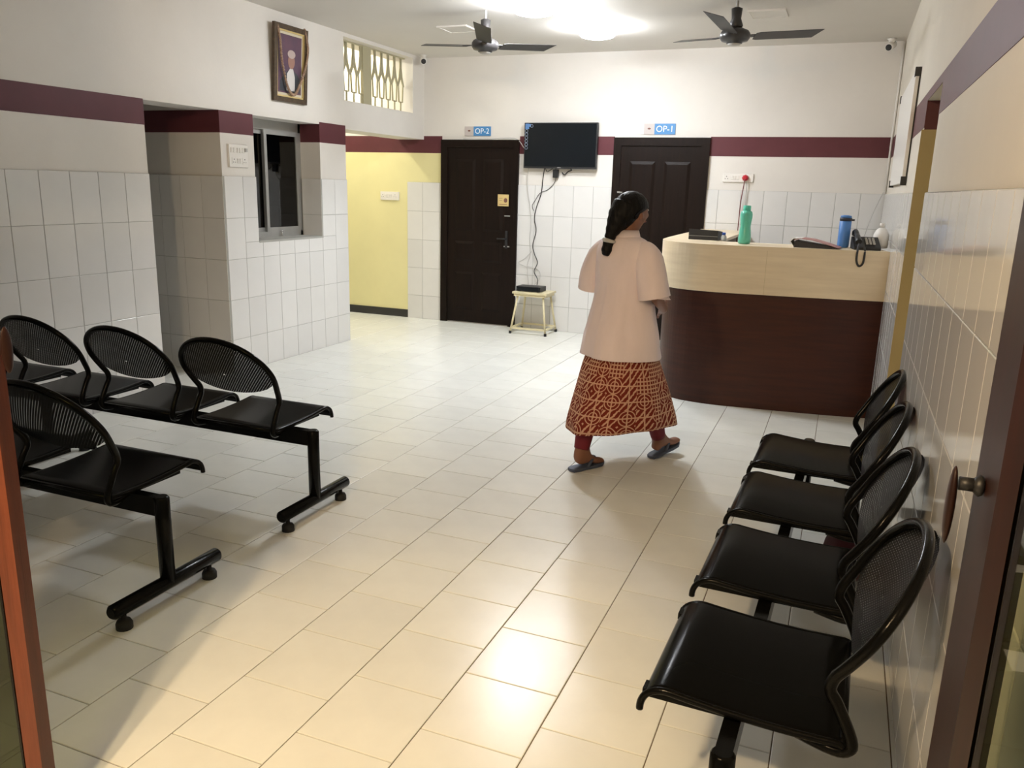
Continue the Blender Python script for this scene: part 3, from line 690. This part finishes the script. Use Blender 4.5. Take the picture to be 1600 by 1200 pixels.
# ================================================================== PORTRAIT
pt = thing('framed_portrait', 'framed portrait high on the left wall, draped with bead garland', 'picture', (XL+.002, 6.295, 2.298)); pt.rotation_euler = (0, R(3.5), 0)
pw, ph, fb = .235, .635, .042
part('frame', MB().box(0, .028, -pw, -pw+fb, 0, ph).box(0, .028, pw-fb, pw, 0, ph).box(0, .028, -pw+fb, pw-fb, 0, fb).box(0, .028, -pw+fb, pw-fb, ph-fb, ph), 'framewood', pt)
part('gold_edge', MB().box(0, .020, -pw+fb, -pw+fb+.014, fb, ph-fb).box(0, .020, pw-fb-.014, pw-fb, fb, ph-fb).box(0, .020, -pw+fb, pw-fb, fb, fb+.014).box(0, .020, -pw+fb, pw-fb, ph-fb-.014, ph-fb), 'gold', pt)
part('mount', MB().box(0, .008, -pw+fb, pw-fb, fb, ph-fb), 'mount', pt)
pr = part('photo_print', MB().box(.008, .010, -pw+fb+.03, pw-fb-.03, fb+.035, ph-fb-.035), 'print', pt)
def flat(poly, e, m): part('printed_shape', MB().prism(poly, lambda p: (.0100, p[0], p[1]), lambda p: (.010+e, p[0], p[1])), m, pr)
flat([(-.14, .09), (.15, .09), (.15, .20), (.10, .25), (.02, .285), (-.06, .25), (-.14, .17)], .0005, 'pdark')
flat([(-.045, .10), (.075, .10), (.07, .22), (.045, .285), (.0, .285), (-.04, .24)], .0010, 'pwhite')
flat([(.02+.048*cos(2*pi*j/16), .345+.062*sin(2*pi*j/16)) for j in range(16)], .0012, 'pskin')
flat([(.02+.055*cos(2*pi*j/16), .405+.035*sin(2*pi*j/16)) for j in range(16)], .0015, 'ppale')
gp = smooth_path([(.02, -.19, .62), (.034, -.17, .50), (.034, -.14, .33), (.034, -.06, .13), (.036, .03, .07), (.036, .11, .16), (.036, .19, .32), (.034, .225, .46), (.026, .215, .56), (.02, .19, .635)], 9)
gb = MB()
for p in gp: gb.ball(p, .0085, .016, .014, 7, 5)
go = solo('garland', gb, 'bead', 'brown bead garland hanging over the framed portrait', 'garland', (XL+.002, 6.295, 2.298)); go.rotation_euler = (0, R(3.5), 0)

# ================================================================== NOTICE BOARD, CCTV
nb = thing('notice_board', 'clear wall board with dark corner clips on right wall', 'board', (XR-.002, 6.75, 1.71)); bl, bh = .85, .69
part('panel', MB().box(-.028, -.001, -bl, bl, 0, bh), 'plastic', nb)
part('edge_strip', MB().box(-.008, -.001, -bl-.003, -bl, 0, bh), 'blackmat', nb)
for y in (-bl-.004, bl-.05):
    for z in (-.015, bh-.045): part('corner_clip', MB().box(-.034, 0, y-.004, y+.045, z, z+.055), 'blackmat', nb)
def cctv(label, loc, d):
    t = thing('security_camera', label, 'camera', loc, 0, 'ceiling security cameras'); d = Vector(d).normalized()
    part('mount', MB().lathe([(.022, -.045), (.03, -.012), (.045, -.002)], n=16), 'plastic', t)
    c = Vector((0, 0, -.06)); part('housing', MB().tube([c-d*.05, c-d*.045, c+d*.06, c+d*.065], [.03, .036, .036, .032], 16), 'plastic', t)
    part('lens', MB().tube([c+d*.064, c+d*.068], .028, 16), 'blackmat', t)
cctv('small camera in the corner beside the lattice grille', (-4.62, 8.62, ZC), (.45, -.8, -.25))
cctv('small camera in the corner above the counter', (.20, 8.70, ZC), (-.3, -.8, -.35))
solo('corner_conduit', MB().tube([(XR-.014, YB-.014, ZC-.01), (XR-.014, YB-.014, 1.66)], .011, 8), 'plastic', 'white conduit running down the right rear corner', 'conduit')
wire('corner_wire', [(XR-.03, YB-.03, 1.66), (XR-.10, YB-.05, 1.45), (XR-.16, YB-.08, 1.2)], .004, 'greywire', 'slack wire in the corner behind the telephone')

# ================================================================== STOOL + BOX
so = thing('stool', 'cream metal stool standing between the doors', 'stool', (-3.195, 8.615, 0)); zt = .475; tw_, bw_ = .20, .195
part('top', MB().box(-.205, .205, -.165, .165, zt-.022, zt), 'creammetal', so)
part('apron', MB().box(-.19, .19, -.15, -.14, zt-.05, zt-.022).box(-.19, .19, .14, .15, zt-.05, zt-.022).box(-.19, -.18, -.14, .14, zt-.05, zt-.022).box(.18, .19, -.14, .14, zt-.05, zt-.022), 'creammetal', so)
for sx in (-1, 1):
    for sy in (-1, 1):
        lg = part('leg', MB().tube([(sx*.15, sy*.12, zt-.03), (sx*.21, sy*.18, .02)], .012, 8), 'creammetal', so)
        part('foot', MB().lathe([(.016, 0), (.016, .03)], (sx*.212, sy*.182, 0), 10), 'rubber', lg)
zz = .065
for a, c in (((-.205, -.175), (.205, -.175)), ((-.205, .175), (.205, .175)), ((-.205, -.175), (-.205, .175)), ((.205, -.175), (.205, .175))):
    part('stretcher', MB().bar((*a, zz), (*c, zz), .02, .02), 'creammetal', so)
bx = thing('set_top_box', 'black set-top box on the cream stool', 'box', (-3.23, 8.60, .475))
part('case', MB().box(-.145, .145, -.095, .095, .006, .058), 'blackmat', bx); part('face', MB().box(-.14, .14, -.098, -.095, .012, .052), 'screen', bx)
part('feet', MB().box(-.13, -.1, -.08, .08, 0, .006).box(.1, .13, -.08, .08, 0, .006), 'rubber', bx)

# ================================================================== COUNTER ITEMS
CZ = 1.24
gbt = thing('water_bottle', 'translucent green water bottle on the counter', 'bottle', (-.712, 6.52, CZ))
part('body', MB().lathe([(.03, 0), (.044, .004), (.047, .02), (.047, .05), (.043, .10), (.038, .13), (.042, .17), (.046, .20), (.046, .225), (.040, .243), (.026, .252)], n=24), 'green', gbt)
part('cap', MB().lathe([(.028, .252), (.029, .254), (.029, .286), (.026, .289)], n=20), 'greencap', gbt)
bb = thing('flask', 'tall blue flask with dark lid beside telephone', 'bottle', (-.005, 6.66, CZ))
part('body', MB().lathe([(.030, 0), (.040, .004), (.042, .02), (.042, .195), (.036, .20)], n=22), 'blue', bb)
part('lid', MB().lathe([(.041, .197), (.043, .199), (.043, .218), (.040, .22)], n=22).box(.035, .062, -.012, .012, .199, .212), 'navy', bb)
part('lid_top', MB().lathe([(.040, .22), (.038, .235), (.015, .240)], n=22), 'blue', bb)
sb = thing('small_bottle', 'small clear bottle with blue cap behind dark box', 'bottle', (-.895, 7.04, 1.215+.025))
bx2 = thing('black_box', 'dark grey box lying on the counter corner', 'box', (-1.06, 6.86, CZ), R(-6))
part('case', MB().prism([(-.075, 0), (.075, 0), (.075, .072), (-.075, .086)], lambda p: (-.120, p[0], p[1]), lambda p: (.120, p[0], p[1]*.92)), 'blackmat', bx2)
part('seam', MB().box(-.119, .119, -.0765, -.075, .030, .032), 'plasticgrey', bx2); part('vent', MB().box(-.10, -.04, -.0765, -.075, .044, .050), 'rubber', bx2)
sb.location = (-.905, 6.80, CZ)
part('body', MB().lathe([(.012, 0), (.022, .003), (.023, .03), (.018, .042), (.010, .047)], n=16), 'clear', sb); part('cap', MB().lathe([(.014, .047), (.014, .064), (.012, .066)], n=16), 'bluecap', sb)
fl_ = thing('file_folder', 'pinkish file with papers lying on the counter', 'file', (-.185, 6.50, CZ), R(-4))
part('back_cover', MB().box(-.15, .155, -.11, .11, 0, .004), 'navy', fl_)
part('papers', MB().prism([(-.145, .004), (.14, .004), (.14, .010), (-.145, .048)], lambda p: (p[0], -.10, p[1]), lambda p: (p[0], .10, p[1])), 'navy', fl_)
part('front_cover', MB().prism([(-.150, .050), (-.11, .064), (-.02, .055), (.08, .030), (.165, .006), (.165, .009), (.08, .034), (-.02, .059), (-.11, .068), (-.150, .055)], lambda p: (p[0], -.112, p[1]), lambda p: (p[0], .112, p[1])), 'filepink', fl_)
part('loose_sheet', MB().prism([(-.175, .040), (-.155, .062), (-.10, .067), (-.10, .069), (-.16, .066), (-.18, .044), (-.15, .003), (-.146, .004)], lambda p: (p[0], -.108, p[1]), lambda p: (p[0], .10, p[1])), 'paper', fl_)
solo('pen', MB().tube([(-.13, 6.66, CZ+.008), (.02, 6.67, CZ+.008)], [.006, .006], 8).tube([(.02, 6.67, CZ+.008), (.032, 6.671, CZ+.008)], [.006, .002], 8), 'blackmat', 'black pen lying behind the pink file', 'pen')
ph_ = thing('telephone', 'black desk telephone with corded handset on counter end', 'telephone', (.145, 6.56, CZ), R(8))
part('base', MB().prism([(-.10, 0), (.10, 0), (.10, .080), (.07, .088), (-.085, .026), (-.10, .018)], lambda p: (-.085, p[0], p[1]), lambda p: (.095, p[0], p[1])), 'blackmat', ph_)
for i in range(3):
    for j in range(4): 
        yk = -.06+.027*j; part('key', MB().box(.005+.024*i-.008, .005+.024*i+.008, yk-.008, yk+.008, .030+.4*(yk+.085), .042+.4*(yk+.085)), 'plasticgrey', ph_)
hs = part('handset', MB().tube(smooth_path([(-.062, -.115, .058), (-.065, -.09, .076), (-.062, -.02, .098), (-.060, .05, .118), (-.062, .10, .118), (-.06, .12, .102)], 5), [.024]*5+[.020]*5+[.017]*8+[.022]*8, 10), 'blackmat', ph_)
cp = []
p0, loop = Vector((-.062, -.128, .045)), smooth_path([(-.062, -.128, .045), (-.075, -.190, .0), (-.075, -.198, -.07), (-.055, -.198, -.108), (-.03, -.198, -.085), (-.025, -.190, -.01), (-.02, -.125, .02)], 14)
for i, p in enumerate(loop): cp.append(p+Vector((.0055*cos(i*1.9), 0, .0055*sin(i*1.9))))
part('coiled_cord', MB().tube(loop, .0075, 8), 'blackmat', ph_)
jg = thing('white_jug', 'white plastic bottle against the wall behind the telephone', 'bottle', (.255, 6.78, CZ))
part('body', MB().lathe([(.03, 0), (.052, .004), (.055, .03), (.055, .10), (.040, .135), (.018, .155)], n=20), 'plastic', jg); part('cap', MB().lathe([(.019, .155), (.019, .185), (.016, .187)], n=16), 'plastic', jg)

# ================================================================== BAG
bgm = MB(); n = 22; rings = []
for i in range(10):
    q = i/9; rr = [.75, 1, 1.06, 1.05, 1.0, .92, .80, .66, .5, .3][i]
    rings.append([((.085*rr)*cos(2*pi*j/n)*(1+.06*sin(3*2*pi*j/n+i)), (.17*rr)*sin(2*pi*j/n)*(1+.05*cos(5*2*pi*j/n+i*.6)), .002+.25*q) for j in range(n)])
bgm.loft(rings)
bg = thing('cloth_bag', 'dark maroon cloth bag on the floor under right bench', 'bag', (.150, 3.58, 0))
part('body', bgm, 'bagred', bg)
part('strap', MB().tube(smooth_path([(-.02, -.06, .23), (-.03, -.04, .29), (-.03, .03, .30), (-.02, .07, .235)], 6), .009, 8), 'bagred', bg)

# ================================================================== PERSON
pe_loc, pe_rot = (-1.14, 4.56, 0), R(-30)
def skin_mesh(name, verts, edges, radii, m, sub=2):
    me = bpy.data.meshes.new(name); me.from_pydata(verts, edges, []); o = link(bpy.data.objects.new(name, me))
    md = o.modifiers.new('skin', 'SKIN'); md.use_smooth_shade = True
    for i, r in enumerate(radii):
        r = r if isinstance(r, tuple) else (r, r); me.skin_vertices[0].data[i].radius = r
    me.skin_vertices[0].data[0].use_root = True
    sb_ = o.modifiers.new('sub', 'SUBSURF'); sb_.levels = sub; sb_.render_levels = sub
    dg = bpy.context.evaluated_depsgraph_get(); out = bpy.data.meshes.new_from_object(o.evaluated_get(dg)); bpy.data.objects.remove(o)
    out.materials.clear(); out.materials.append(M[m]); out.name = name
    for p in out.polygons: p.use_smooth = True
    return out
V, Eg, Rd = [], [], []
def jt(p, r, parent=None):
    V.append(p); Rd.append(r); i = len(V)-1
    if parent is not None: Eg.append((parent, i))
    return i
pel = jt((0, 0, .86), (.13, .10)); spn = jt((0, -.01, 1.05), (.11, .085), pel); che = jt((0, 0, 1.22), (.13, .095), spn)
nk = jt((0, -.012, 1.345), .055, che); n2_ = jt((.005, .008, 1.405), .047, nk); hd1 = jt((.008, .030, 1.465), (.062, .075), n2_); hd2 = jt((.010, .022, 1.53), (.070, .088), hd1); hd3 = jt((.010, .012, 1.578), (.050, .060), hd2)
jt((.034, .128, 1.488), .010, hd1)      # nose
for s in (-1, 1): jt((.010+s*.082, .012, 1.488), .012, hd1)
hands = []
def arm(s, el, wr, palm, fdir, tdir):
    sh = jt((s*.165, -.005, 1.305), .052, che); e = jt(el, .038, sh); f = jt(tuple((Vector(el)*.5+Vector(wr)*.5)), .033, e); w_ = jt(wr, .023, f)
    pm = jt(palm, (.032, .018), w_); fd = Vector(fdir).normalized(); P0 = Vector(palm)
    sd = Vector(tdir).normalized(); curl = Vector((0, 0, -1))
    for k, (ln, o) in enumerate(((.072, .027), (.080, .009), (.075, -.009), (.058, -.026))):
        b0 = P0+sd*o+fd*.035; b1 = b0+fd*ln*.5+curl*.008; b2 = b1+fd*ln*.32+curl*.022
        a = jt(tuple(b0), .0095, pm); c = jt(tuple(b1), .0085, a); jt(tuple(b2), .0075, c)
    a = jt(tuple(P0-fd*.005+sd*.034), .011, pm); c = jt(tuple(P0+fd*.025+sd*.052), .0095, a); jt(tuple(P0+fd*.050+sd*.050+curl*.008), .008, c)
arm(1, (.262, -.03, 1.065), (.165, .165, .955), (.11, .215, .945), (-.75, .55, -.1), (0.1, .35, .9))
arm(-1, (-.262, -.02, 1.065), (-.15, .19, .985), (-.10, .24, .985), (.8, .5, -.1), (-.1, .35, .9))
def leg(s, hip, kn, an, heel, ball, toe):
    h = jt(hip, .088, pel); k = jt(kn, .056, h); cf = jt(tuple(Vector(kn)*.62+Vector(an)*.38+Vector((0, -.012, 0))), .052, k); a = jt(an, .034, cf)
    he = jt(heel, .030, a); b_ = jt(ball, (.040, .022), a); jt(toe, (.034, .014), b_)
leg(1, (.085, .01, .80), (.075, .215, .47), (.05, .335, .105), (.045, .305, .048), (.05, .450, .078), (.05, .515, .090))
leg(-1, (-.085, 0, .80), (-.075, -.10, .45), (-.055, -.235, .092), (-.055, -.268, .045), (-.05, -.120, .036), (-.045, -.055, .030))
body = skin_mesh('person', V, Eg, Rd, 'skin')
pe = tag(part('person', body, 'skin', None, pe_loc), 'person walking away in pale pink shirt and printed red skirt', 'person'); pe.rotation_euler = (0, 0, pe_rot)
def ell(z, a, b_, cx=0, cy=0, n=40, fold=0, k=7, ph=0., uvs=None):
    return [(cx+a*cos(2*pi*j/n)*(1+fold*cos(k*2*pi*j/n+ph)), cy+b_*sin(2*pi*j/n)*(1+fold*cos(k*2*pi*j/n+ph)), z) for j in range(n)]
# shirt
sh = MB()
sh.loft([ell(.682, .240, .228, .0, .010, fold=.02, k=5), ell(.72, .235, .218, 0, .008, fold=.02, k=5), ell(.82, .224, .192, fold=.015, k=5), ell(.95, .205, .158, fold=.012, k=5), ell(1.08, .192, .140, fold=.01, k=5), ell(1.18, .208, .136), ell(1.255, .208, .128, 0, -.004), ell(1.305, .190, .112, 0, -.010), ell(1.345, .145, .088, 0, -.014), ell(1.362, .098, .075, 0, -.014), ell(1.372, .070, .066, 0, -.010), ell(1.392, .066, .062, 0, -.004), ell(1.390, .055, .052, 0, -.004), ell(1.36, .05, .05, 0, -.004)], cap=False)
nr = len(sh.v)//40; cols = [smooth_path([sh.v[i*40+j] for i in range(nr)], 4) for j in range(40)]
rg2 = []
for i in range(len(cols[0])):
    ring = smooth_path([c[i] for c in cols], 3, closed=True); out = []
    for p in ring:
        k = max(0., min(1., (1.33-p.z)/.08)); d = Vector((p.x, p.y, 0)).normalized()
        w_ = .011*noise.noise(Vector((p.x*9, p.y*9, p.z*3.2)))+.006*noise.noise(Vector((p.x*20+3, p.y*20, p.z*9)))
        if p.y < 0: w_ += .006*math.exp(-(p.x/.012)**2)*max(0., min(1., (1.12-p.z)/.1))
        out.append(p+d*w_*k)
    rg2.append(out)
sh = MB().loft(rg2, cap=False)
so_ = part('shirt', sh, 'coat', pe, label='pale pink short-sleeved shirt')
for s in (-1, 1):
    p = smooth_path([(s*.120, -.008, 1.300), (s*.172, -.010, 1.265), (s*.208, -.018, 1.195), (s*.232, -.022, 1.12), (s*.246, -.014, 1.045)], 5)
    part('sleeve', MB().tube(p, [.056+.020*min(1, i/7)+.014*(i/len(p)) for i in range(len(p))], 18, cap=False).tube([p[-1], p[-1]+Vector((0, .002, .02))], [.089, .074], 18, cap=False), 'coat', so_)
part('collar', MB().loft([ell(1.366, .078, .072, 0, -.012), ell(1.398, .066, .062, 0, -.006), ell(1.402, .069, .065, 0, -.006), ell(1.362, .086, .080, 0, -.014)], cap=False), 'coat', so_)
# skirt with its own uv
rows = [(.98, .15, .11, 0, 0), (.86, .180, .145, 0, 0), (.74, .200, .180, 0, .006), (.68, .213, .203, 0, .010), (.62, .226, .232, 0, .016), (.54, .238, .268, 0, .026), (.46, .248, .305, .0, .036), (.36, .257, .348, .0, .046), (.30, .262, .372, .0, .052), (.262, .264, .384, 0, .056)]
n = 72; sk_ = MB(); rr = []
for i, (z, a, b_, cx, cy) in enumerate(rows): rr.append(ell(z, a, b_, cx, cy, n, .045*max(0, (.8-z)), 9, .8))
rr[-1] = [(x, y, z+.018*cos(2*pi*j/n*2+.5)) for j, (x, y, z) in enumerate(rr[-1])]
sk_.loft(rr, cap=False); me = sk_.mesh('skirt', M['print_cloth']); uvl = me.uv_layers.new(name='UVMap')
for p in me.polygons:
    for li, vi in zip(p.loop_indices, p.vertices):
        j = vi % n; i = vi//n
        if j == 0 and any(v % n == n-1 for v in p.vertices): j = n
        uvl.data[li].uv = (j/n*1.7, rows[i][0])
so2 = part('skirt', me, None, pe, label='long skirt with red and cream block print')
md = so2.modifiers.new('thick', 'SOLIDIFY'); md.thickness = .003
# leggings
for hip, kn, an in (((.085, .01, .78), (.075, .215, .47), (.050, .325, .135)), ((-.085, 0, .78), (-.075, -.10, .45), (-.055, -.225, .125))):
    cf = Vector(kn)*.62+Vector(an)*.38+Vector((0, -.016, 0)); p = smooth_path([hip, kn, cf, an], 6)
    part('legging', MB().tube(p, [.098-.036*min(1, i/6) if i < 7 else (.062 if i < 12 else .062-.018*(i-12)/6) for i in range(len(p))], 18), 'legging', pe)
# hair
hr = MB(); rings = []
N_ = 28
for i in range(11):
    th = pi*.985*i/10; z = 1.522+.094*cos(th); r = max(sin(th), .03)
    rings.append([(.010+(.090*r)*cos(2*pi*j/N_), .006+(.108*r)*sin(2*pi*j/N_)-(.020 if i > 5 else 0)*(1 if sin(2*pi*j/N_) < 0 else 2.6), z-(.030*max(0, -sin(2*pi*j/N_))*(i > 4))) for j in range(N_)])
hr.loft(rings); ho = part('hair', hr, 'hair', pe, label='black hair tied back')
bp_ = [(.006, -.030, 1.53), (.002, -.060, 1.485), (-.004, -.082, 1.445), (-.010, -.102, 1.41), (-.015, -.118, 1.375), (-.018, -.126, 1.345), (-.021, -.132, 1.31), (-.024, -.138, 1.275), (-.026, -.141, 1.258)]
br_ = [.078, .074, .062, .046, .033, .028, .031, .028, .014]
bq = smooth_path([(*p, ) for p in bp_], 4); bw2 = smooth_path([(r, 0, 0) for r in br_], 4)
part('plait', MB().tube(bq, [v.x+.0018*sin(i*1.5) for i, v in enumerate(bw2)], 16), 'hair', ho)
part('hair_band', MB().tube([(-.014, -.124, 1.352), (-.016, -.126, 1.342), (-.017, -.127, 1.332)], [.036, .041, .036], 14), 'plasticgrey', ho)
part('hair_clip', MB().obox((-.022, -.058, 1.606), (1, .3, -.1), (-.3, 1, .6), (0, -.5, 1), .016, .004, .003), 'steel', ho)
for s in (-1, 1): part('eye', MB().ball((.012+s*.030, .104, 1.512), .011, .007, .006, 10, 6), 'eye', pe)
part('lips', MB().ball((.018, .106, 1.448), .020, .008, .007, 12, 6), 'lip', pe)
# slippers
def slipper(c, yawd, pitchd, hz):
    a = Matrix.Translation(c) @ Matrix.Rotation(R(yawd), 4, 'Z') @ Matrix.Rotation(R(pitchd), 4, 'X')
    o = [(-.026, -.002), (-.034, .03), (-.030, .09), (-.040, .16), (-.036, .215), (-.012, .248), (.018, .248), (.040, .210), (.042, .16), (.034, .09), (.034, .03), (.026, -.002), (0, -.012)]
    f = lambda z: (lambda p: a @ Vector((p[0]*1.1, p[1], z)))
    sl = part('slipper', MB().prism(o, f(0), f(.018)), 'slipper', pe)
    part('strap', MB().tube([a @ Vector(p) for p in ((-.038, .095, .016), (-.030, .13, .052), (-.005, .175, .058), (.0, .205, .020))], [.008, .010, .009, .006], 8).tube([a @ Vector(p) for p in ((.038, .095, .016), (.034, .13, .052), (.008, .175, .058), (.0, .205, .020))], [.008, .010, .009, .006], 8), 'slipper', sl)
slipper((.048, .275, .003), 0, 13, 0); slipper((-.052, -.300, .001), 0, 1, 0)
